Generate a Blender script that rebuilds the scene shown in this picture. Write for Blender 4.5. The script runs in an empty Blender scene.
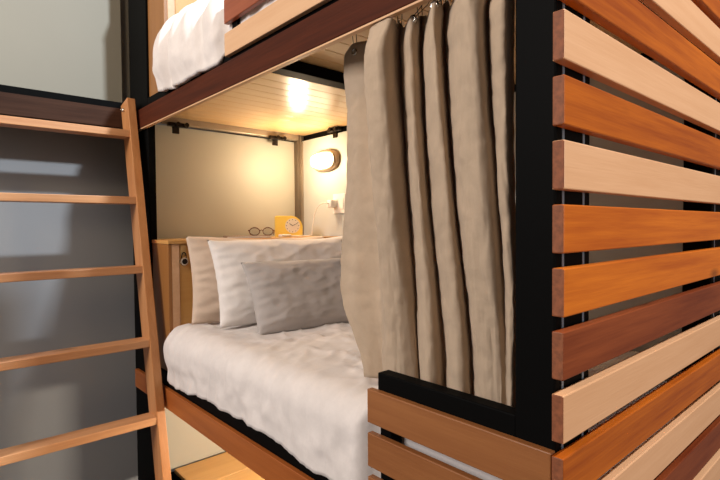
import bpy, bmesh, math, random
from mathutils import Vector, Matrix, noise
random.seed(7)
S = bpy.context.scene
COL = S.collection
OZ = 0.22                                   # real floor lies this far under the platform deck

# ------------------------------------------------------------------ camera
cam_d = bpy.data.cameras.new('camera'); cam = bpy.data.objects.new('camera', cam_d); COL.objects.link(cam)
Rv = Vector((0.7467, 0.0242, -0.6647)); Lv = Vector((-0.6651, 0.0151, -0.7466))
Rv.normalize(); Lv = (Lv - Rv*Lv.dot(Rv)).normalized(); Uv = Rv.cross(Lv)
m3 = Matrix((Rv, Lv, Uv))                   # world = m3 @ cam
cam.matrix_world = Matrix.Translation((-0.8637, -0.4194, 1.405+OZ)) @ m3.to_4x4()
cam_d.sensor_width = 36; cam_d.lens = 494/720*36; cam_d.clip_start = 0.02
S.camera = cam
# ------------------------------------------------------------------ light
S.view_settings.view_transform = 'Standard'; S.view_settings.look = 'None'
S.view_settings.gamma = 1; S.view_settings.use_curve_mapping = False
S.view_settings.exposure = 0.08
w = bpy.data.worlds.new('world'); S.world = w; w.use_nodes = True
bg = w.node_tree.nodes['Background']; bg.inputs[0].default_value = (1.0, 0.82, 0.68, 1); bg.inputs[1].default_value = 0.17
def area(name, loc, target, sx, sy, col, power):
    l = bpy.data.lights.new(name, 'AREA'); l.shape = 'RECTANGLE'; l.size = sx; l.size_y = sy
    l.color = col; l.energy = power
    o = bpy.data.objects.new(name, l); COL.objects.link(o); o.location = loc
    o.rotation_euler = (Vector(target)-Vector(loc)).to_track_quat('-Z', 'Y').to_euler()
    return o
# daylight from the window behind the photographer, its direct beam, and the soft light from the room to the left
area('window_light', (.75, -2.35, 5.2), (-0.3, 2.65, 1.4), 0.22, 0.22, (0.82, 0.91, 1.0), 330)
area('window_soft', (1.0, -3.4, 2.0), (0.6, 0.5, 1.5), 1.6, 1.6, (1.0, 0.95, 0.90), 32)
area('room_window', (-4.0, 1.2, 3.5), (0.2, 1.1, 1.2), 1.5, 1.5, (1.0, 0.93, 0.90), 158)
# warm ceiling lamp of the room, above the aisle
area('ceiling_lamp_light', (-1.7, 0.6, 4.0), (0.3, 2.2, 2.2), 0.4, 0.4, (1.0, 0.72, 0.42), 17)
# added warm fill under the lower bunk, brightening the pine platform
area('underbed_fill', (0.75, 1.1, 0.72), (0.6, 2.1, 0.22), 0.3, 0.1, (1.0, 0.86, 0.68), 20)

# ------------------------------------------------------------------ materials
def mat(name):
    m = bpy.data.materials.new(name); m.use_nodes = True
    nt = m.node_tree; return m, nt, nt.nodes['Principled BSDF']
def N(nt, t, **kw):
    n = nt.nodes.new(t)
    for k, v in kw.items():
        setattr(n, k, v)
    return n
def plain(name, col, rough=0.5, metal=0.0, bump=0, bscale=60, var=0.0, vscale=6, spec=0.5):
    m, nt, b = mat(name)
    b.inputs['Base Color'].default_value = (*col, 1); b.inputs['Roughness'].default_value = rough
    b.inputs['Metallic'].default_value = metal; b.inputs['Specular IOR Level'].default_value = spec
    tc = N(nt, 'ShaderNodeTexCoord')
    if var:
        n = N(nt, 'ShaderNodeTexNoise'); n.inputs['Scale'].default_value = vscale; n.inputs['Detail'].default_value = 5
        nt.links.new(tc.outputs['Object'], n.inputs['Vector'])
        r = N(nt, 'ShaderNodeValToRGB')
        r.color_ramp.elements[0].color = (*[c*(1-var) for c in col], 1); r.color_ramp.elements[0].position = .3
        r.color_ramp.elements[1].color = (*[min(1, c*(1+var)) for c in col], 1); r.color_ramp.elements[1].position = .7
        nt.links.new(n.outputs['Fac'], r.inputs[0]); nt.links.new(r.outputs[0], b.inputs['Base Color'])
    if bump:
        n = N(nt, 'ShaderNodeTexNoise'); n.inputs['Scale'].default_value = bscale; n.inputs['Detail'].default_value = 6
        nt.links.new(tc.outputs['Object'], n.inputs['Vector'])
        bp = N(nt, 'ShaderNodeBump'); bp.inputs['Strength'].default_value = bump; bp.inputs['Distance'].default_value = 0.01
        nt.links.new(n.outputs['Fac'], bp.inputs['Height']); nt.links.new(bp.outputs[0], b.inputs['Normal'])
    return m
def wood(name, light, dark, axis='X', rough=0.42, grain=1.0, knots=True, coat=0.15, spec=.4):
    m, nt, b = mat(name)
    tc = N(nt, 'ShaderNodeTexCoord'); oi = N(nt, 'ShaderNodeObjectInfo')
    add = N(nt, 'ShaderNodeVectorMath', operation='MULTIPLY_ADD')
    comb = N(nt, 'ShaderNodeCombineXYZ')
    for i in range(3): nt.links.new(oi.outputs['Random'], comb.inputs[i])
    nt.links.new(comb.outputs[0], add.inputs[0]); add.inputs[1].default_value = (13, 17, 23)
    nt.links.new(tc.outputs['Object'], add.inputs[2])
    def mapped(a, c):
        mp = N(nt, 'ShaderNodeMapping'); s = [c, c, c]; s['XYZ'.index(axis)] = a
        mp.inputs['Scale'].default_value = s; nt.links.new(add.outputs[0], mp.inputs['Vector']); return mp
    n1 = N(nt, 'ShaderNodeTexNoise'); n1.inputs['Scale'].default_value = 1; n1.inputs['Detail'].default_value = 5; n1.inputs['Roughness'].default_value = .65
    nt.links.new(mapped(1.6, 38).outputs[0], n1.inputs['Vector'])
    n2 = N(nt, 'ShaderNodeTexNoise'); n2.inputs['Scale'].default_value = 1; n2.inputs['Detail'].default_value = 3
    nt.links.new(mapped(1.2, 7).outputs[0], n2.inputs['Vector'])
    n3 = N(nt, 'ShaderNodeTexNoise'); n3.inputs['Scale'].default_value = 1; n3.inputs['Detail'].default_value = 4
    nt.links.new(mapped(9, 220).outputs[0], n3.inputs['Vector'])
    a1 = N(nt, 'ShaderNodeMath', operation='MULTIPLY_ADD'); a1.inputs[1].default_value = .55
    nt.links.new(n1.outputs['Fac'], a1.inputs[0])
    a2 = N(nt, 'ShaderNodeMath', operation='MULTIPLY'); a2.inputs[1].default_value = .45
    nt.links.new(n2.outputs['Fac'], a2.inputs[0]); nt.links.new(a2.outputs[0], a1.inputs[2])
    a3 = N(nt, 'ShaderNodeMath', operation='MULTIPLY_ADD'); a3.inputs[1].default_value = .14
    nt.links.new(n3.outputs['Fac'], a3.inputs[0]); nt.links.new(a1.outputs[0], a3.inputs[2])
    r = N(nt, 'ShaderNodeValToRGB'); e = r.color_ramp.elements
    sp = .16/grain
    e[0].position = .57-sp; e[0].color = (*dark, 1); e[1].position = .57+sp; e[1].color = (*light, 1)
    nt.links.new(a3.outputs[0], r.inputs[0]); out = r.outputs[0]
    if knots:
        v = N(nt, 'ShaderNodeTexVoronoi'); v.inputs['Scale'].default_value = 1
        nt.links.new(mapped(2.6, 8).outputs[0], v.inputs['Vector'])
        kr = N(nt, 'ShaderNodeValToRGB'); k = kr.color_ramp.elements
        k[0].position = .05; k[0].color = (.28, .28, .28, 1); k[1].position = .17; k[1].color = (1, 1, 1, 1)
        nt.links.new(v.outputs['Distance'], kr.inputs[0])
        mx = N(nt, 'ShaderNodeMixRGB', blend_type='MULTIPLY'); mx.inputs[0].default_value = .75
        nt.links.new(out, mx.inputs[1]); nt.links.new(kr.outputs[0], mx.inputs[2]); out = mx.outputs[0]
    nt.links.new(out, b.inputs['Base Color'])
    b.inputs['Roughness'].default_value = rough; b.inputs['Specular IOR Level'].default_value = spec; b.inputs['Coat Weight'].default_value = coat; b.inputs['Coat Roughness'].default_value = .3
    bp = N(nt, 'ShaderNodeBump'); bp.inputs['Strength'].default_value = .12; bp.inputs['Distance'].default_value = .003
    nt.links.new(n3.outputs['Fac'], bp.inputs['Height']); nt.links.new(bp.outputs[0], b.inputs['Normal'])
    return m
def cloth(name, col, rough=.85, weave=900, bump=.25, sheen=.2, transl=0.0, var=.06):
    m, nt, b = mat(name)
    tc = N(nt, 'ShaderNodeTexCoord')
    n = N(nt, 'ShaderNodeTexNoise'); n.inputs['Scale'].default_value = 9; n.inputs['Detail'].default_value = 8; n.inputs['Roughness'].default_value = .7
    nt.links.new(tc.outputs['Object'], n.inputs['Vector'])
    r = N(nt, 'ShaderNodeValToRGB')
    r.color_ramp.elements[0].position = .35; r.color_ramp.elements[0].color = (*[c*(1-var) for c in col], 1)
    r.color_ramp.elements[1].position = .65; r.color_ramp.elements[1].color = (*[min(1, c*(1+var)) for c in col], 1)
    nt.links.new(n.outputs['Fac'], r.inputs[0]); nt.links.new(r.outputs[0], b.inputs['Base Color'])
    b.inputs['Roughness'].default_value = rough; b.inputs['Sheen Weight'].default_value = sheen; b.inputs['Specular IOR Level'].default_value = .2
    n2 = N(nt, 'ShaderNodeTexNoise'); n2.inputs['Scale'].default_value = 35; n2.inputs['Detail'].default_value = 6
    nt.links.new(tc.outputs['Object'], n2.inputs['Vector'])
    bp = N(nt, 'ShaderNodeBump'); bp.inputs['Strength'].default_value = bump; bp.inputs['Distance'].default_value = .004
    nt.links.new(n2.outputs['Fac'], bp.inputs['Height']); nt.links.new(bp.outputs[0], b.inputs['Normal'])
    if transl:
        t = N(nt, 'ShaderNodeBsdfTranslucent'); t.inputs[0].default_value = (col[0], col[1]*.85, col[2]*.65, 1)
        mx = N(nt, 'ShaderNodeMixShader'); mx.inputs[0].default_value = transl
        nt.links.new(b.outputs[0], mx.inputs[1]); nt.links.new(t.outputs[0], mx.inputs[2])
        nt.links.new(mx.outputs[0], nt.nodes['Material Output'].inputs[0])
    return m

W_light = wood('pale_fir', (.69, .36, .18), (.57, .27, .12), 'X', grain=.8, knots=False)
W_orange = wood('orange_cedar', (.47, .105, .006), (.26, .045, .003), 'X', grain=1.2, coat=.05, spec=.2)
W_amber = wood('amber_cedar', (.56, .132, .008), (.36, .066, .004), 'X', grain=1.2, coat=.05, spec=.2)
W_red = wood('red_cedar', (.25, .052, .012), (.12, .018, .004), 'X', coat=.05, spec=.2)
W_orange_y = wood('orange_cedar_rail', (.42, .125, .026), (.28, .07, .013), 'Y', knots=False)
W_guard = wood('guard_cedar', (.33, .13, .042), (.23, .08, .024), 'Y', knots=False)
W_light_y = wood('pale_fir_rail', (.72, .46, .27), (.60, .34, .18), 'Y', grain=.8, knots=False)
W_dark_y = wood('dark_cedar_rail', (.105, .024, .009), (.036, .009, .005), 'Y', grain=.8, knots=False, coat=0, rough=.6, spec=.1)
W_dark_x = wood('dark_stained_board', (.075, .036, .022), (.035, .016, .010), 'X', knots=False, coat=0, rough=.6, spec=.1)
W_ladder_x = wood('ladder_rung_fir', (.68, .36, .17), (.48, .20, .075), 'X')
W_ladder_z = wood('ladder_rail_fir', (.60, .29, .115), (.43, .17, .055), 'Z', knots=False)
W_pine = wood('pine_ply', (.66, .37, .12), (.55, .28, .08), 'X', grain=.7, knots=False, rough=.35)
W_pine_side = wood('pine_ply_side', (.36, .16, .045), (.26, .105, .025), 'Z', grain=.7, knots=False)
W_plank = wood('pine_boards', (.80, .55, .27), (.69, .43, .18), 'X', grain=.7, knots=False, rough=.28, coat=.4)
W_deck = wood('pine_deck', (.72, .44, .16), (.60, .33, .10), 'X', grain=.8, knots=False)
M_black = plain('black_steel', (.0035, .0035, .0035), .55, .0, bump=.03, bscale=300, spec=.03)
M_end = plain('cut_end_grain', (.24, .075, .028), .7, var=.25, vscale=120)
M_slot = plain('slot_channel_glint', (.17, .23, .30), .35, .0)  # blue-grey highlight of the channels put into the base colour
M_bronze = plain('bronze_post', (.17, .13, .09), .4, .5)
M_bronze_l = plain('bronze_edge', (.33, .27, .20), .4, .5)
M_panel = plain('grey_panel', (.42, .40, .33), .55, var=.03, vscale=3)
M_wall = plain('grey_wall_paint', (.245, .25, .255), .6, var=.03, vscale=2, bump=.03, bscale=150)
M_side = plain('pale_grey_panel', (.50, .505, .47), .5, var=.03, vscale=3)
M_floor = plain('dark_floor', (.07, .05, .035), .5, var=.2, vscale=4)
M_white = cloth('white_cotton', (.78, .74, .71))
M_duvet = cloth('duvet_cotton', (.76, .71, .68), bump=.3)
M_beige = cloth('beige_linen', (.62, .49, .385))
M_taupe = cloth('taupe_linen', (.43, .395, .375))
M_curtain = cloth('curtain_linen', (.58, .455, .33), bump=.7, transl=.22, var=.08)
M_metal = plain('nickel', (.55, .52, .47), .25, 1)
M_dmetal = plain('dark_metal', (.02, .015, .012), .4, .8)
M_brass = plain('brass', (.62, .44, .20), .35, .6)
M_plastic = plain('white_plastic', (.80, .76, .70), .35)
M_yellow = plain('yellow_lacquer', (.86, .60, .10), .35)
M_face = plain('cream_dial', (.78, .68, .52), .4)
M_tort = plain('tortoiseshell', (.10, .02, .012), .25)
M_taupe_p = plain('taupe_lamp_housing', (.34, .25, .16), .45)
M_bluebook = plain('book_cover', (.30, .22, .16), .6)
mg, nt, b = mat('clear_lens'); b.inputs['Transmission Weight'].default_value = 1; b.inputs['Roughness'].default_value = .02; b.inputs['IOR'].default_value = 1.2
M_glass = mg
ml, nt, b = mat('lamp_glass'); b.inputs['Base Color'].default_value = (1, .95, .85, 1)
b.inputs['Emission Color'].default_value = (1, .80, .52, 1); b.inputs['Emission Strength'].default_value = 6.0
M_lamp = ml

# ------------------------------------------------------------------ helpers
def link(name, bm, m, parent=None, smooth=False, loc=None):
    me = bpy.data.meshes.new(name); bmesh.ops.recalc_face_normals(bm, faces=bm.faces[:]); bm.to_mesh(me); bm.free()
    if smooth:
        for p in me.polygons: p.use_smooth = True
    for mm in (m if isinstance(m, (list, tuple)) else [m]): me.materials.append(mm)
    o = bpy.data.objects.new(name, me); COL.objects.link(o)
    if parent: o.parent = parent
    if loc: o.location = loc
    return o
def box(bm, x0, x1, y0, y1, z0, z1, bev=0.0, mi=0, rot=None):
    r = bmesh.ops.create_cube(bm, size=1)
    vs = r['verts']
    M = Matrix.Translation(((x0+x1)/2, (y0+y1)/2, (z0+z1)/2)) @ Matrix.Diagonal((x1-x0, y1-y0, z1-z0, 1))
    if rot: M = rot @ M
    bmesh.ops.transform(bm, matrix=M, verts=vs)
    fs = {f for v in vs for f in v.link_faces}
    for f in fs: f.material_index = mi
    if bev:
        es = {e for v in vs for e in v.link_edges}
        r2 = bmesh.ops.bevel(bm, geom=list(es), offset=bev, segments=2, affect='EDGES', profile=.5)
        for f in r2['faces']: f.material_index = mi
def cyl(bm, p, q, r, seg=16, r2=None, mi=0, cap=True):
    p, q = Vector(p), Vector(q); d = q-p
    M = Matrix.Translation((p+q)/2) @ d.to_track_quat('Z', 'Y').to_matrix().to_4x4()
    res = bmesh.ops.create_cone(bm, cap_ends=cap, segments=seg, radius1=r, radius2=r if r2 is None else r2, depth=d.length, matrix=M)
    for f in {f for v in res['verts'] for f in v.link_faces}: f.material_index = mi
def tube(bm, pts, r, seg=8, closed=False):
    pts = [Vector(p) for p in pts]; n = len(pts); rings = []
    up = Vector((0.13, 0.21, 0.97))
    for i, p in enumerate(pts):
        a = pts[(i-1) % n] if (closed or i > 0) else p
        c = pts[(i+1) % n] if (closed or i < n-1) else p
        t = (c-a).normalized(); u = t.cross(up)
        if u.length < .05: u = t.cross(Vector((1, 0, 0)))
        u.normalize(); v = t.cross(u)
        rings.append([bm.verts.new(p+u*math.cos(2*math.pi*k/seg)*r+v*math.sin(2*math.pi*k/seg)*r) for k in range(seg)])
    for i in range(n if closed else n-1):
        A, B = rings[i], rings[(i+1) % n]
        for k in range(seg): bm.faces.new((A[k], A[(k+1) % seg], B[(k+1) % seg], B[k]))
    if not closed: bm.faces.new(rings[0]); bm.faces.new(rings[-1])
def B(name, m, parent, *args, bev=0.002, smooth=False):
    bm = bmesh.new(); box(bm, *args, bev=bev); return link(name, bm, m, parent)
def thing(name, label, cat, loc=(0, 0, 0), group=None):
    o = bpy.data.objects.new(name, None); COL.objects.link(o); o.location = loc; o.empty_display_size = .05
    o['label'] = label; o['category'] = cat
    if group: o['group'] = group
    return o
def tag(o, label, cat, group=None):
    o['label'] = label; o['category'] = cat
    if group: o['group'] = group
    return o
def struct(o): o['kind'] = 'structure'; return o
def fbm(x, y, z, o=4): return noise.fractal(Vector((x, y, z)), 1.0, 2.0, o)

# everything below is laid out with the platform deck at z = 0 and lifted by OZ through this root list at the end
# ------------------------------------------------------------------ setting
struct(B('floor', M_floor, None, -3.2, 1.4, -4.0, 2.75, -.26, -.22, bev=0))
struct(B('wall_back', M_wall, None, -3.2, 1.4, 2.65, 2.75, -.22, 3.4, bev=0))
struct(B('wall_right', M_wall, None, 1.28, 1.4, .0, 2.65, -.22, 3.4, bev=0))
struct(B('baseboard_back', M_black, None, -3.2, 1.28, 2.635, 2.65, -.22, -.12))
# the beam the ladder leans on: black steel with a dark stained board on its face
struct(B('trim_1', M_black, None, -3.2, .018, 2.40, 2.62, 1.93, 2.075))
struct(B('trim_2', W_dark_x, None, -3.2, .0, 2.375, 2.40, 1.935, 2.036))

struct(B('trim_3', plain('upper_wall_panel', (.27, .25, .195), .6, var=.03, vscale=2), None, -3.2, .018, 2.60, 2.65, 2.076, 3.4))

# ------------------------------------------------------------------ bunk bed
bunk = thing('bunk_bed', 'black framed double bunk bed clad in horizontal cedar and pale fir slats', 'bunk bed', (.6, 1.2, -.22))
BO = Vector((.6, 1.2, -.22))
def part(name, m, x0, x1, y0, y1, z0, z1, bev=.002, parent=None, label=None, smooth=False):
    c = Vector(((x0+x1)/2, (y0+y1)/2, (z0+z1)/2))
    bm = bmesh.new(); box(bm, x0-c.x, x1-c.x, y0-c.y, y1-c.y, z0-c.z, z1-c.z, bev=bev)
    o = link(name, bm, m, parent or bunk); o.location = c-(BO if parent is None else parent_world(parent))
    if label: o['label'] = label
    if name == 'slat':
        o.data.materials.append(M_end)
        for p in o.data.polygons:
            if abs(p.normal.x) > .9: p.material_index = 1
    return o
def parent_world(p):
    v = Vector(p.location)
    while p.parent: p = p.parent; v += p.location
    return v
# the black profile posts with two slots on each broad face
def post(x0, x1, y0, y1, m=M_black, front=True):
    p = part('post', m, x0, x1, y0, y1, -.22, 3.1, bev=.004)
    bm = bmesh.new(); c = Vector(((x0+x1)/2, (y0+y1)/2, 1.44))
    for xs in (x0+.027, x1-.033):
        box(bm, xs-.004-c.x, xs+.004-c.x, y0-.0015-c.y, y0+.004-c.y, -1.6, 1.6, mi=0)
    link('slot', bm, M_slot if m is M_black else M_bronze_l, p)
    return p
post(.017, .163, .024, .108)
post(1.08, 1.226, .024, .108)
p = part('post', M_black, .02, .058, 2.20, 2.475, -.22, 3.1, bev=.004)
post(1.08, 1.226, 2.40, 2.475, M_bronze)
# foot end slats: top to bottom, alternate timber
order = {-5: 'O', -4: 'L', -3: 'O', -2: 'L', -1: 'O', 0: 'L', 1: 'O', 2: 'L', 3: 'A', 4: 'A', 5: 'R', 6: 'L', 7: 'O', 8: 'L', 9: 'R', 10: 'L', 11: 'O', 12: 'O'}
MM = {'A': W_amber, 'O': W_orange, 'L': W_light, 'R': W_red}
LB = {'A': 'bright amber cedar slat', 'O': 'orange stained cedar slat', 'L': 'pale unstained fir slat', 'R': 'dark red stained cedar slat'}
for k in range(-4, 13):
    zt = 1.79-.1160*k
    part('slat', MM[order[k]], 0, 1.245, random.uniform(-.001, .001), .0225, zt-.089, zt, bev=.0025, label=LB[order[k]])
# low guard at the open side, near corner
for zt in (.981, .865, .749):
    part('guard_slat', W_guard, 0, .019, .0235, .528, zt-.089, zt, bev=.0025)
part('guard_rail', M_black, .020, .060, .108, .508, .965, 1.024, bev=.003)
part('guard_post', M_black, .020, .060, .46, .5, .70, .965, bev=.003)
# side rails: wooden board in front of black steel
part('side_board', W_orange_y, 0, .019, .0235, 2.42, .537, .634, bev=.0025, label='orange stained lower side board')
part('side_rail', M_black, .020, .058, .108, 2.20, .54, .70, bev=.003)
part('side_board', W_dark_y, 0, .019, .0235, 2.385, 1.923, 2.020, bev=.0025, label='dark red brown upper side board')
part('side_rail', M_black, .020, .058, .108, 2.20, 1.955, 2.07, bev=.003)
part('side_rail', M_black, 1.13, 1.178, .108, 2.40, .54, .70, bev=.003)
part('side_rail', M_black, 1.13, 1.178, .108, 2.40, 1.99, 2.07, bev=.003)
part('side_board_lit_edge', W_light_y, .001, .018, .0235, 2.385, 1.9165, 1.9225, bev=.001, label='pale strip coloured as lamp light on the lower edge of the upper side board')  # pale wood colour stands in for lamp light on the board's underside
# upper guard boards
part('guard_slat', W_light_y, 0, .019, .0235, 1.303, 2.042, 2.126, bev=.0025, label='pale fir upper guard board')
part('guard_slat', wood('red_guard', (.34, .085, .03), (.22, .045, .015), 'Y', knots=False), 0, .019, .0235, 1.303, 2.162, 2.250, bev=.0025, label='red stained upper guard board')
part('guard_post', M_black, .020, .060, 1.24, 1.28, 2.07, 2.25, bev=.003)
# cross members and deck boards of the upper bunk
part('cross_bar', M_black, .068, 1.13, 1.13, 1.20, 1.985, 2.029, bev=.003)
part('cross_bar', M_bronze_l, .166, 1.08, 2.385, 2.43, 1.995, 2.06, bev=.003, label='bronze cross bar over the head panel')
part('cross_bar', M_black, .163, 1.08, .05, .10, 1.985, 2.06, bev=.003)
y = 2.385; i = 0
while y > .12:
    y0 = max(y-.088, .112)
    part('deck_board', W_plank, .069, 1.128, y0+.0012, y-.0012, 2.031, 2.049, bev=.0015); y -= .088; i += 1
part('cross_bar', M_black, .068, 1.13, 1.13, 1.20, .56, .60, bev=.003)
part('cross_bar', M_black, .166, 1.08, 2.385, 2.43, .56, .62, bev=.003)
part('cross_bar', M_black, .163, 1.08, .05, .10, .56, .62, bev=.003)
part('base_board', W_plank, .069, 1.128, .112, 2.38, .601, .619)
# panels at the head and along the inner side
part('head_panel', M_panel, .059, 1.08, 2.44, 2.455, .0, 1.99, bev=.001)
part('head_panel', W_pine, .059, 1.08, 2.44, 2.455, 2.07, 3.1, bev=.001)
part('inner_panel', M_side, 1.118, 1.129, .109, 2.398, .70, 1.995, bev=.001)
part('inner_panel', M_side, 1.182, 1.194, .109, 2.398, 2.07, 3.1, bev=.001)
part('inner_panel', M_side, 1.182, 1.194, .109, 2.398, .0, .70, bev=.001)
part('panel_trim', M_bronze_l, 1.106, 1.118, 2.386, 2.398, .72, 1.985, bev=.001)
# rod for the curtain under the upper side rail
bm = bmesh.new(); cyl(bm, (0, -.9, 0), (0, .9, 0), .004, 10)
o = link('curtain_rod', bm, M_dmetal, bunk, True); o.location = Vector((.115, 1.03, 1.992))-BO
for yy in (.2, 1.05, 1.85):
    part('rod_bracket', M_dmetal, .110, .120, yy-.006, yy+.006, 1.993, 2.03, bev=.001)
# black clips along the top of the head panel and the inner panel
def clip(x, y, z, ax, m=M_dmetal):
    r = thing_part('panel_clip', (x, y, z))
    return r
def clip_mesh(turn, m, pos):
    bm = bmesh.new()
    box(bm, -.030, .010, -.008, .0, -.045, -.005, bev=.002)
    box(bm, -.060, .055, -.03, -.002, -.008, .014, bev=.003)
    cyl(bm, (-.012, -.050, .003), (-.012, -.02, .003), .013, 12, .009)
    cyl(bm, (.038, -.050, .003), (.038, -.02, .003), .013, 12, .009)
    if turn: bmesh.ops.rotate(bm, cent=(0, 0, 0), matrix=Matrix.Rotation(turn, 3, 'Z'), verts=bm.verts[:])
    o = link('panel_clip', bm, m, bunk); o.location = Vector(pos)-BO
clip_mesh(0, M_dmetal, (.245, 2.385, 1.985))
clip_mesh(0, M_dmetal, (.90, 2.385, 1.985))
clip_mesh(-math.pi/2, M_dmetal, (1.117, 2.02, 2.012))

# pine deck under the lower bunk
plat = thing('storage_platform', 'low pine board platform on the floor under the lower bunk', 'platform', (.6, 1.2, -.22))
PO = plat.location.copy()
yy = 2.43; i = 0
while yy > .2:
    bm = bmesh.new(); box(bm, -.40, .45, -.139, .139, -.011, .011, bev=.002)
    o = link('deck_board', bm, W_deck, plat); o.location = Vector((.61, yy-.14, -.011))-PO; yy -= .28
for yv in (.3, 1.2, 2.35):
    bm = bmesh.new(); box(bm, -.38, .43, -.02, .02, -.099, .099, bev=.002)
    o = link('joist', bm, W_deck, plat); o.location = Vector((.61, yv, -.121))-PO

# ------------------------------------------------------------------ headboard cabinets
def cabinet(z0, z1, label):
    t = thing('headboard_cabinet', label, 'cabinet', (.55, 2.18, z0))
    def c(name, m, x0, x1, y0, y1, a, b_, lab=None, bev=.002, par=None):
        ctr = Vector(((x0+x1)/2, (y0+y1)/2, (a+b_)/2))
        bm = bmesh.new(); box(bm, x0-ctr.x, x1-ctr.x, y0-ctr.y, y1-ctr.y, a-ctr.z, b_-ctr.z, bev=bev)
        o = link(name, bm, m, par or t); o.location = ctr-Vector(t.location)-(Vector(par.location) if par else Vector())
        if lab: o['label'] = lab
        return o
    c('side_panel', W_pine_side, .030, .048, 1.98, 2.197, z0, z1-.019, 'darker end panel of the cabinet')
    c('side_panel', W_pine, 1.09, 1.104, 1.98, 2.384, z0, z1-.019)
    c('front_stile', W_light_y, .048, .085, 1.98, 1.998, z0, z1-.019, 'pale edge stile')
    d = c('front_panel', W_pine, .087, 1.088, 1.985, 2.0, z0, z1-.019)
    c('shelf_top', W_pine, .060, 1.104, 1.972, 2.384, z1-.018, z1)
    c('shelf_edge', W_pine, .028, .0595, 1.972, 2.197, z1-.018, z1)
    c('back_panel', W_pine, .17, 1.075, 2.386, 2.397, z0, z1-.02)
    return t, c, d
cab, c_, dpan = cabinet(.622, 1.345, 'pine headboard cabinet behind the pillows of the lower bunk, clock on its shelf')
hasp = c_('hasp', M_brass, .092, .120, 1.981, 1.985, 1.272, 1.322, 'brass hasp plate')
cabinet(2.072, 2.78, 'pine headboard cabinet at the head of the upper bunk above the dark beam')
# padlock hanging on the hasp
pl = thing('padlock', 'round silver padlock with dark centre hanging on the cabinet hasp', 'padlock', (.104, 1.972, 1.222))
bm = bmesh.new(); cyl(bm, (0, -.009, .018), (0, .007, .018), .020, 28); bmesh.ops.bevel(bm, geom=bm.edges[:], offset=.002, segments=2, affect='EDGES')
link('lock_body', bm, M_metal, pl, False)
bm = bmesh.new(); cyl(bm, (.0, -.0105, .018), (.0, -.008, .018), .0135, 24); link('lock_face', bm, M_dmetal, pl)
bm = bmesh.new(); tube(bm, [(.012*math.cos(a), 0, .036+.026*math.sin(a)) for a in [math.pi*k/12 for k in range(13)]], .0026); link('shackle', bm, M_dmetal, pl, True)

# ------------------------------------------------------------------ bedding
def mattress(z0, z1, y0, y1, label):
    bm = bmesh.new(); box(bm, -.50, .50, -(y1-y0)/2, (y1-y0)/2, -(z1-z0)/2, (z1-z0)/2, bev=.03)
    o = link('mattress', bm, M_white, None, True, (.59, (y0+y1)/2, (z0+z1)/2))
    return tag(o, label, 'mattress')
mattress(.62, .86, .12, 1.965, 'white mattress of the lower bunk under the duvet')
mattress(2.05, 2.17, .12, 1.965, 'white mattress of the upper bunk under the duvet')
def sm(a, b_, x):
    t = max(0, min(1, (x-a)/(b_-a))); return t*t*(3-2*t)
def duvet(name, label, ztop, xside, hem, y0, y1, seed, puff=1.0, r=.11, xin=1.085, endr=.13, bulge=None, drop_end=0.0):
    o0 = Vector((.55, (y0+y1)/2, ztop))
    NY, NP = 170, 110
    bm = bmesh.new(); grid = []
    for i in range(NY+1):
        if i < NY-24: Y = y0+(y1-endr-y0)*i/(NY-24); a = 0
        else: a = (i-(NY-24))/24*math.pi/2*.98; Y = y1-endr+endr*math.sin(a)
        inset = endr*(1-math.cos(a)); row = []
        zb = ztop - inset; xs = xside+inset*.4; h = min(hem(Y)+inset*.3, zb-r-.02)
        lt = xin-(xs+r); la = r*math.pi/2; ls = max(zb-r-h, .01); L = lt+la+ls
        for j in range(NP+1):
            s = L*j/NP
            if s < lt: P = Vector((xin-s, Y, zb)); n = Vector((0, 0, 1))
            elif s < lt+la:
                b_ = (s-lt)/r; P = Vector((xs+r-r*math.sin(b_), Y, zb-r+r*math.cos(b_))); n = Vector((-math.sin(b_), 0, math.cos(b_)))
            else: P = Vector((xs, Y, zb-r-(s-lt-la))); n = Vector((-1, 0, 0))
            side = sm(lt-.15, lt+.10, s); hn = sm(lt+la, L, s)
            # hanging pleats on the side, broad rumples on top
            d = side*(.010*fbm(Y*7.5+seed, hn*.8, seed, 3)+.008*fbm(Y*20, hn*1.5, seed+3, 2))
            q = P.x*.8+Y*.6
            rid = 1-abs(fbm(P.x*3.2+Y*1.5+seed, Y*4.2-P.x*3.0, seed*2, 3))*2.2
            rid2 = 1-abs(fbm(P.x*5+Y*2+seed, Y*9-P.x*4, seed+5, 2))*3
            d += (1-side)*(.012*max(rid, 0)**3*puff+.009*max(rid2, 0)**3+.008*fbm(P.x*3, Y*3, seed+9, 2)*puff)
            d += side*(1-hn)*.004*max(rid2, 0)**2
            d -= .010*math.exp(-((Y-(y1-.19)+.02*math.sin(s*9))/.010)**2)
            if bulge: d += bulge(Y, s, L, lt)
            P = P+n*d
            if ztop < 2 and Y < .58: P.x = max(P.x, .067-.06*sm(.53, .58, Y))
            if ztop > 2: P.z = max(P.z, 2.080-.055*sm(1.31, 1.37, Y)); P.x = min(P.x, -.004) if (Y > 1.37 and P.z < 2.10) else P.x; P.x = max(P.x, .024) if Y < 1.33 else P.x
            row.append(bm.verts.new(P-o0))
        grid.append(row)
    for i in range(NY):
        for j in range(NP):
            bm.faces.new((grid[i][j], grid[i][j+1], grid[i+1][j+1], grid[i+1][j]))
    o = link(name, bm, M_duvet, None, True, o0)
    md = o.modifiers.new('thick', 'SOLIDIFY'); md.thickness = .022; md.offset = -1
    return tag(o, label, 'duvet')
def hem_low(Y):
    return .684+.012*math.sin(Y*5.2+1)+.007*math.sin(Y*13+.4)+.004*fbm(Y*20, 0, 0, 2)
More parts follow.
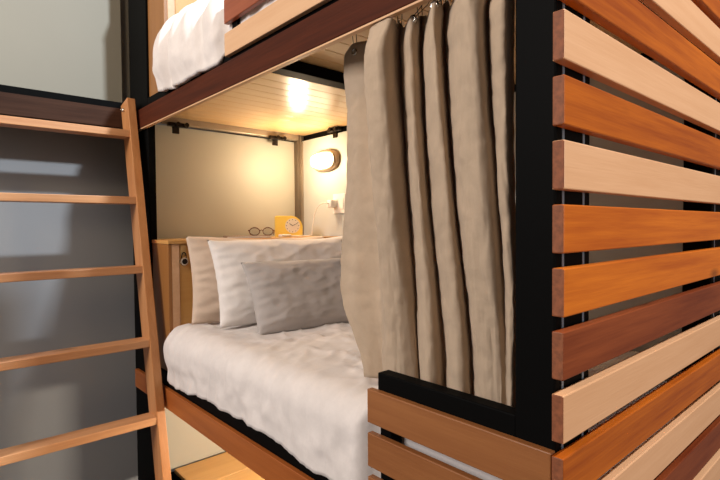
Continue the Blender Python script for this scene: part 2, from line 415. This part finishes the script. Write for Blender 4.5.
duvet('duvet', 'rumpled white duvet on the lower bunk, its edge hanging over the side', .928, .006, hem_low, .13, 1.972, 3.1, r=.09, endr=.07, bulge=lambda Y, s, L, lt: .030*sm(1.0, 1.9, Y)*sm(lt-.1, lt+.12, s)*(1-.7*sm(L-.18, L, s)))
# upper duvet: puffed up near its head end behind the guard boards
def bul(Y, s, L, lt):
    return (.045*sm(1.29, 1.38, Y)+.04*sm(1.35, 1.75, Y))*sm(lt-.3, lt+.1, s)*(1-.35*sm(L-.1, L, s))-.045*math.exp(-((Y-1.70-.25*(s-lt))/.028)**2)-.02*math.exp(-((Y-1.50+.10*(s-lt))/.02)**2)*sm(lt-.2, lt, s)
duvet('duvet', 'white duvet bulging from the upper bunk past the guard boards', 2.33, .028, lambda Y: 2.088-.060*sm(1.31, 1.37, Y)+.003*math.sin(Y*14), .13, 1.97, 8.4, puff=1.2, r=.13, endr=.12, bulge=bul)

def pillow(name, label, w, h, t, m, loc, rx, rz, seed, flange=0.012, ry=0, cat='pillow'):
    NU, NV = 72, 48; bm = bmesh.new(); F = []
    for sgn in (1, -1):
        g = []
        for i in range(NU+1):
            row = []
            for j in range(NV+1):
                u = -1+2*i/NU; v = -1+2*j/NV
                if sgn == -1 and (i in (0, NU) or j in (0, NV)): row.append(F[0][i][j]); continue
                # pinched sides, full corners
                x = u*w/2*(1-.045*(1-v*v)*abs(u)**3); z = v*h/2*(1-.06*(1-u*u)*abs(v)**3)
                z += -.012*(1-v)*(.5-u*u)*.4 + .008*fbm(u*1.6, seed, v, 2)*abs(v)**2
                k = max(0, (1-abs(u)**3.4))*max(0, (1-abs(v)**3.0)); th = t/2*k**.55
                # gathers fanning from the short edges and corners
                e = abs(u)**4
                wr = .007*e*math.sin(v*26+3*fbm(u*2, v*2, seed, 2)+seed)*k**.3
                rid = max(0, 1-abs(fbm(u*1.6+v*1.2+seed, v*3.2-u*1.5, seed, 3))*2.4)
                wr += (.008*fbm(u*2.0+seed, v*2.0, sgn, 2)+.005*rid**2+.003*fbm(u*9, v*7, seed, 2))*min(1, k*2.5)
                y = -sgn*(th+wr)
                row.append(bm.verts.new((x, y, z+h/2)))
            g.append(row)
        F.append(g)
        for i in range(NU):
            for j in range(NV): bm.faces.new((g[i][j], g[i+1][j], g[i+1][j+1], g[i][j+1]))
    o = link(name, bm, m, None, True, loc)
    o.rotation_euler = (rx, ry, rz)
    return tag(o, label, cat)
R = math.radians
pillow('pillow', 'beige linen pillow leaning on the pine cabinet, rearmost of the three', .84, .432, .15, M_beige, (.505, 1.850, .930), R(-10), R(0), 1.3, ry=R(1.2))
pillow('pillow', 'white pillow with creased top edge between beige and taupe pillows', .86, .436, .17, M_white, (.585, 1.69, .932), R(-17), R(-1), 4.6)
pillow('pillow', 'small taupe linen pillow in front of the white pillow', .74, .365, .15, M_taupe, (.60, 1.465, .918), R(-27), R(-3), 7.7)

# ------------------------------------------------------------------ curtain
# (y px-derived positions) crest and valley lists, upper and lower
top = [(.752,.12),(.705,.115),(.640,.135),(.585,.09),(.520,-.015),(.455,-.03),(.434,-.01),(.458,.05),(.508,.11),(.45,.06),(.402,.03),(.406,.06),(.449,.12),(.374,.05),(.313,.01),(.319,.05),(.366,.12),(.272,.02),(.223,-.02),(.185,-.03),(.177,0),(.214,.08),(.167,.02),(.13,.01),(.148,.08)]
bot = [(.765,.11),(.700,.115),(.620,.14),(.560,.085),(.533,.075),(.499,.075),(.474,.08),(.459,.11),(.468,.14),(.422,.10),(.385,.08),(.375,.10),(.389,.14),(.336,.09),(.294,.075),(.287,.10),(.301,.14),(.254,.09),(.225,.075),(.199,.075),(.182,.08),(.177,.10),(.163,.085),(.152,.08),(.155,.10)]
def cr(P, t):
    n = len(P)-1; f = t*n; i = min(int(f), n-1); f -= i
    g = lambda k: P[max(0, min(n, k))]
    out = []
    for d in range(2):
        a, b_, c, e = g(i-1)[d], g(i)[d], g(i+1)[d], g(i+2)[d]
        out.append(.5*(2*b_+(c-a)*f+(2*a-5*b_+4*c-e)*f*f+(3*b_-a-3*c+e)*f**3))
    return out
CO = Vector((.11, .44, 1.95)); NU, NV = 420, 90
ztop = 1.952; zbot = .958
hooks_t = [.043, .333, .42, .5, .58, .667, .77, .875, .985]
bm = bmesh.new(); G = []
for i in range(NU+1):
    u = i/NU; row = []
    dist = min(abs(u-h) for h in hooks_t)
    # sag of the heading between hooks
    ks = sorted(hooks_t); gap = .1
    for a, b_ in zip(ks, ks[1:]):
        if a <= u <= b_: gap = b_-a
    zt = ztop-.030*math.sin(min(1, dist/(gap/2))*math.pi/2)**2*1.0
    a_, b_ = cr(top, u), cr(bot, u)
    for j in range(NV+1):
        v = j/NV; z = zt+(zbot-zt)*v
        k = sm(.0, 1.0, v)
        y = a_[0]*(1-k)+b_[0]*k; x = a_[1]*(1-k)+b_[1]*k
        # deeper folds below the heading
        amp = .80+.20*sm(0, .10, v)
        x = .112+(x-.112)*amp
        # the free edge swings out and tucks in low down
        ed = max(0, 1-u/.10)
        y += ed*(-.015*sm(0,.2,v)+.022*sm(.35, .66, v)-.11*sm(.72, 1.0, v))
        x += .010*fbm(u*9, v*1.8, 5, 2)+.0028*fbm(u*34, v*9, 2, 3)+.003*max(0, 1-abs(fbm(u*9+v*5, v*12-u*8, 7, 2))*3.5)
        y += .008*fbm(u*5, v*1.7, 9, 1)
        x = max(x, .072-.2*sm(1.045, 1.35, z))
        y = max(y, .122)
        if j == 0 or x < .075: z = min(z, 1.911+.041*sm(.07, .10, x))
        row.append(bm.verts.new(Vector((x, y, z))-CO))
    G.append(row)
for i in range(NU):
    for j in range(NV): bm.faces.new((G[i][j], G[i+1][j], G[i+1][j+1], G[i][j+1]))
curt_pos = {h: (G[int(h*NU)][2].co+CO) for h in hooks_t}
cur = link('bunk_curtain', bm, M_curtain, None, True, CO)
md = cur.modifiers.new('t', 'SOLIDIFY'); md.thickness = .0022; md.offset = 0
tag(cur, 'natural linen curtain gathered at the foot of the lower bunk opening', 'curtain')
for h in hooks_t:
    p = curt_pos[h]
    bm = bmesh.new()
    for k in range(2): pass
    tube(bm, [(-.0015, .008*math.cos(a), .008*math.sin(a)) for a in [2*math.pi*q/20 for q in range(20)]], .0032, 6, True)
    tube(bm, [(.0015, .008*math.cos(a), .008*math.sin(a)) for a in [2*math.pi*q/20 for q in range(20)]], .0032, 6, True)
    g = link('grommet', bm, M_metal, cur, True); g.location = Vector((p.x-.001, p.y, p.z-.004))-CO
    bm = bmesh.new()
    zt = 1.992-p.z+.004; dx = .115-p.x
    tube(bm, [(0, 0, -.004), (.002, .005, .006), (dx*.6, .006, zt*.6), (dx-.004, .004, zt-.001), (dx, 0, zt+.0065), (dx+.005, -.004, zt), (dx*.6+.004, -.006, zt*.55), (.001, -.005, .004), (0, 0, -.004)], .0011, 6)
    hk = link('curtain_hook', bm, M_dmetal, cur, True); hk.location = Vector((p.x, p.y, p.z-.004))-CO

# ------------------------------------------------------------------ ladder
lad = thing('ladder', 'pale fir ladder leaning on the dark beam left of the bunk', 'ladder', (-.36, 1.85, -.22))
LO = Vector(lad.location)
p_t = Vector((0, 2.279, 2.082)); slope = (2.279-1.871)/(2.082-.243)      # dy/dz of the front edge
ang = math.atan(slope); depth = .112
p_b = Vector((0, p_t.y-slope*(2.082+.215), -.215))
Ld = (p_t-p_b).length
for x0 in (-.054, -.70):
    bm = bmesh.new(); box(bm, -.02, .02, 0, depth, 0, Ld+.0, bev=.003)
    # cut both ends level with the ground
    bmesh.ops.rotate(bm, cent=(0, 0, 0), matrix=Matrix.Rotation(-ang, 3, 'X'), verts=bm.verts[:])
    for v in bm.verts:
        if v.co.z < .05:
            v.co.z = 0 if True else 0
    o = link('side_rail', bm, W_ladder_z, lad); o.location = Vector((x0+.02, p_b.y, p_b.z-.005))-LO
for zr in (1.905, 1.562, 1.220, .870, .517, .17, -.06):
    if zr < 0: continue
    yf = p_t.y-slope*(2.082-zr)
    bm = bmesh.new(); box(bm, -.305, .305, .004, .094, -.036, 0, bev=.003)
    o = link('rung', bm, W_ladder_x, lad); o.location = Vector((-.357, yf, zr))-LO
bm = bmesh.new(); cyl(bm, (-.01, 0, 0), (0, 0, 0), .009, 12); cyl(bm, (-.016, 0, 0), (-.008, 0, 0), .005, 8)
o = link('bolt', bm, M_metal, lad, True); o.location = Vector((-.054, 2.33, 2.02))-LO

# ------------------------------------------------------------------ things on the wall and shelf
lamp = thing('bulkhead_lamp', 'lit oval bulkhead lamp on the inner side panel', 'wall lamp', (1.118, 2.12, 1.83))
def oval(bm, rx, rz, x0, x1, seg=40, taper=1.0, dome=0, ex=2.6):
    rings = []
    n = 10 if dome else 1
    for k in range(n+1):
        t = k/n; x = x0+(x1-x0)*(math.sin(t*math.pi/2) if dome else t)
        s = (math.cos(t*math.pi/2)**.55 if dome else 1+(taper-1)*t); s = max(s, .02)
        rings.append([bm.verts.new((x, math.copysign(abs(math.cos(a))**(2/ex), math.cos(a))*rx*s, math.copysign(abs(math.sin(a))**(2/ex), math.sin(a))*rz*s)) for a in [2*math.pi*q/seg for q in range(seg)]])
    bm.faces.new(rings[0]); bm.faces.new(rings[-1])
    for A, Bq in zip(rings, rings[1:]):
        for q in range(seg): bm.faces.new((A[q], A[(q+1) % seg], Bq[(q+1) % seg], Bq[q]))
bm = bmesh.new(); oval(bm, .135, .070, 0, -.030, taper=.93); link('housing', bm, M_taupe_p, lamp, True)
bm = bmesh.new(); oval(bm, .105, .050, -.0302, -.085, dome=1); 
for v in bm.verts: v.co += Vector((.0035*math.sin(v.co.y*150), 0, 0)) if v.co.x < -.04 else Vector()
link('glass_cover', bm, M_lamp, lamp, True)
bm = bmesh.new(); tube(bm, [(-.034, .114*math.copysign(abs(math.cos(a))**.77, math.cos(a)), .057*math.copysign(abs(math.sin(a))**.77, math.sin(a))) for a in [2*math.pi*q/40 for q in range(40)]], .006, 8, True)
link('rim', bm, M_taupe_p, lamp, True)
pd = bpy.data.lights.new('bulb', 'POINT'); pd.energy = 9; pd.color = (1, .76, .50); pd.shadow_soft_size = .04
po = bpy.data.objects.new('bulb', pd); COL.objects.link(po); po.parent = lamp; po.location = (-.22, 0, -.02)

out = thing('wall_outlet', 'cream double socket plate on the inner panel beside the curtain', 'outlet', (1.118, 1.995, 1.55))
bm = bmesh.new(); box(bm, -.008, 0, -.060, .060, -.062, .062, bev=.003); link('cover_plate', bm, M_plastic, out)
bm = bmesh.new(); box(bm, -.011, -.0082, -.045, -.010, -.035, .035, bev=.001); link('socket', bm, M_plastic, out)
bm = bmesh.new(); box(bm, -.011, -.0082, .010, .045, -.035, .035, bev=.001); link('socket', bm, M_plastic, out)
ch = thing('charger', 'white plug charger in the socket with a thin cable to the shelf', 'charger', (1.100, 2.03, 1.55))
bm = bmesh.new(); box(bm, -.042, .0065, -.022, .022, -.024, .024, bev=.006); link('plug', bm, M_plastic, ch, True)
bm = bmesh.new(); tube(bm, [(-.042, .0, .0), (-.058, .012, .006), (-.072, .04, .0), (-.078, .075, -.02), (-.08, .10, -.06), (-.083, .11, -.11), (-.088, .115, -.16), (-.09, .118, -.195), (-.12, .118, -.2005), (-.19, .10, -.2005), (-.27, .12, -.2005)], .0034); link('cable', bm, M_plastic, ch, True)

# clock: yellow block, right upper corner rounded off
ck = thing('alarm_clock', 'yellow alarm clock with one rounded corner on the cabinet shelf', 'clock', (.868, 2.20, 1.3453))
ck.rotation_euler = (0, 0, R(-27))
def clock_profile(w, h, rr, inset=0):
    pts = [(-w/2+inset, inset), (w/2-inset, inset)]
    for k in range(13):
        a = math.pi/2*k/12; pts.append((w/2-rr+(rr-inset)*math.cos(a), h-rr+(rr-inset)*math.sin(a)))
    for k in range(5):
        a = math.pi/2+math.pi/2*k/4; pts.append((-w/2+.012+(.012-inset)*math.cos(a), h-.012+(.012-inset)*math.sin(a)))
    return pts
bm = bmesh.new(); pts = clock_profile(.170, .130, .075)
A = [bm.verts.new((x, -.025, z)) for x, z in pts]; Bq = [bm.verts.new((x, .025, z)) for x, z in pts]
bm.faces.new(A); bm.faces.new(Bq)
for k in range(len(pts)): bm.faces.new((A[k], A[(k+1) % len(pts)], Bq[(k+1) % len(pts)], Bq[k]))
bmesh.ops.bevel(bm, geom=[e for e in bm.edges if abs(e.verts[0].co.y-e.verts[1].co.y) < .001], offset=.005, segments=3, affect='EDGES')
link('clock_case', bm, M_yellow, ck)
fc = Vector((.022, -.0255, .068))
bm = bmesh.new(); cyl(bm, (0, 0, 0), (0, -.0015, 0), .046, 40); f = link('clock_face', bm, M_face, ck); f.location = fc
bm = bmesh.new()
for k in range(12):
    a = k*math.pi/6; cyl(bm, (.038*math.sin(a), -.0016, .038*math.cos(a)), (.038*math.sin(a), -.0024, .038*math.cos(a)), .0026, 8)
link('hour_dots', bm, M_dmetal, f)
for a, l, r in ((R(-55), .024, .0018), (R(63), .034, .0013)):
    bm = bmesh.new(); tube(bm, [(0, -.0035, 0), (l*math.sin(a), -.0035, l*math.cos(a))], r, 6); link('clock_hand', bm, M_dmetal, f)

# eyeglasses
gl = thing('eyeglasses', 'tortoiseshell eyeglasses resting open on the shelf beside the clock', 'glasses', (.655, 2.17, 1.357))
gl.rotation_euler = (0, 0, R(-32)); gl.scale = (1.15, 1.15, 1.15)
for sx in (-1, 1):
    ring = [(sx*.034+.026*math.cos(a), 0, .020+.0195*math.sin(a)) for a in [2*math.pi*k/28 for k in range(28)]]
    bm = bmesh.new(); tube(bm, ring, .0024, 8, True); fr = link('frame', bm, M_tort, gl, True)
    bm = bmesh.new(); cyl(bm, (sx*.034, -.0006, .020), (sx*.034, .0006, .020), .0245, 28); link('lens', bm, M_glass, fr)
    bm = bmesh.new(); tube(bm, [(sx*.060, 0, .026), (sx*.066, .006, .026), (sx*.066, .09, .020), (sx*.062, .125, .002)], .0024, 8); link('temple', bm, M_tort, gl, True)
bm = bmesh.new(); tube(bm, [(-.009, 0, .024), (0, -.001, .028), (.009, 0, .024)], .0022, 8); link('bridge', bm, M_tort, gl, True)
# book / notebook under the glasses
bk = thing('notebook', 'thin closed notebook lying on the shelf under the eyeglasses', 'notebook', (.56, 2.17, 1.3453))
bk.rotation_euler = (0, 0, R(-20))
bm = bmesh.new(); box(bm, -.125, .125, -.09, .09, .0, .0022, bev=.0006); box(bm, -.125, .125, -.09, .09, .009, .0112, bev=.0006); box(bm, -.126, -.123, -.09, .09, .0, .0112)
link('cover', bm, M_bluebook, bk)
bm = bmesh.new(); box(bm, -.1225, .122, -.087, .087, .0023, .0089); link('pages', bm, M_plastic, bk)
ph = thing('earbud_case', 'small white case on the shelf in front of the clock', 'case', (.775, 2.10, 1.3453))
bm = bmesh.new(); box(bm, -.035, .035, -.02, .02, 0, .016, bev=.006); link('case_body', bm, M_plastic, ph, True)
bm = bmesh.new(); box(bm, -.0352, .0352, -.0202, .0202, .0105, .0112); link('lid_seam', bm, M_taupe_p, ph)

# ------------------------------------------------------------------ lift onto the real floor level
for o in S.objects:
    if o.parent is None and o.type not in ('CAMERA', 'LIGHT'): o.location.z += OZ
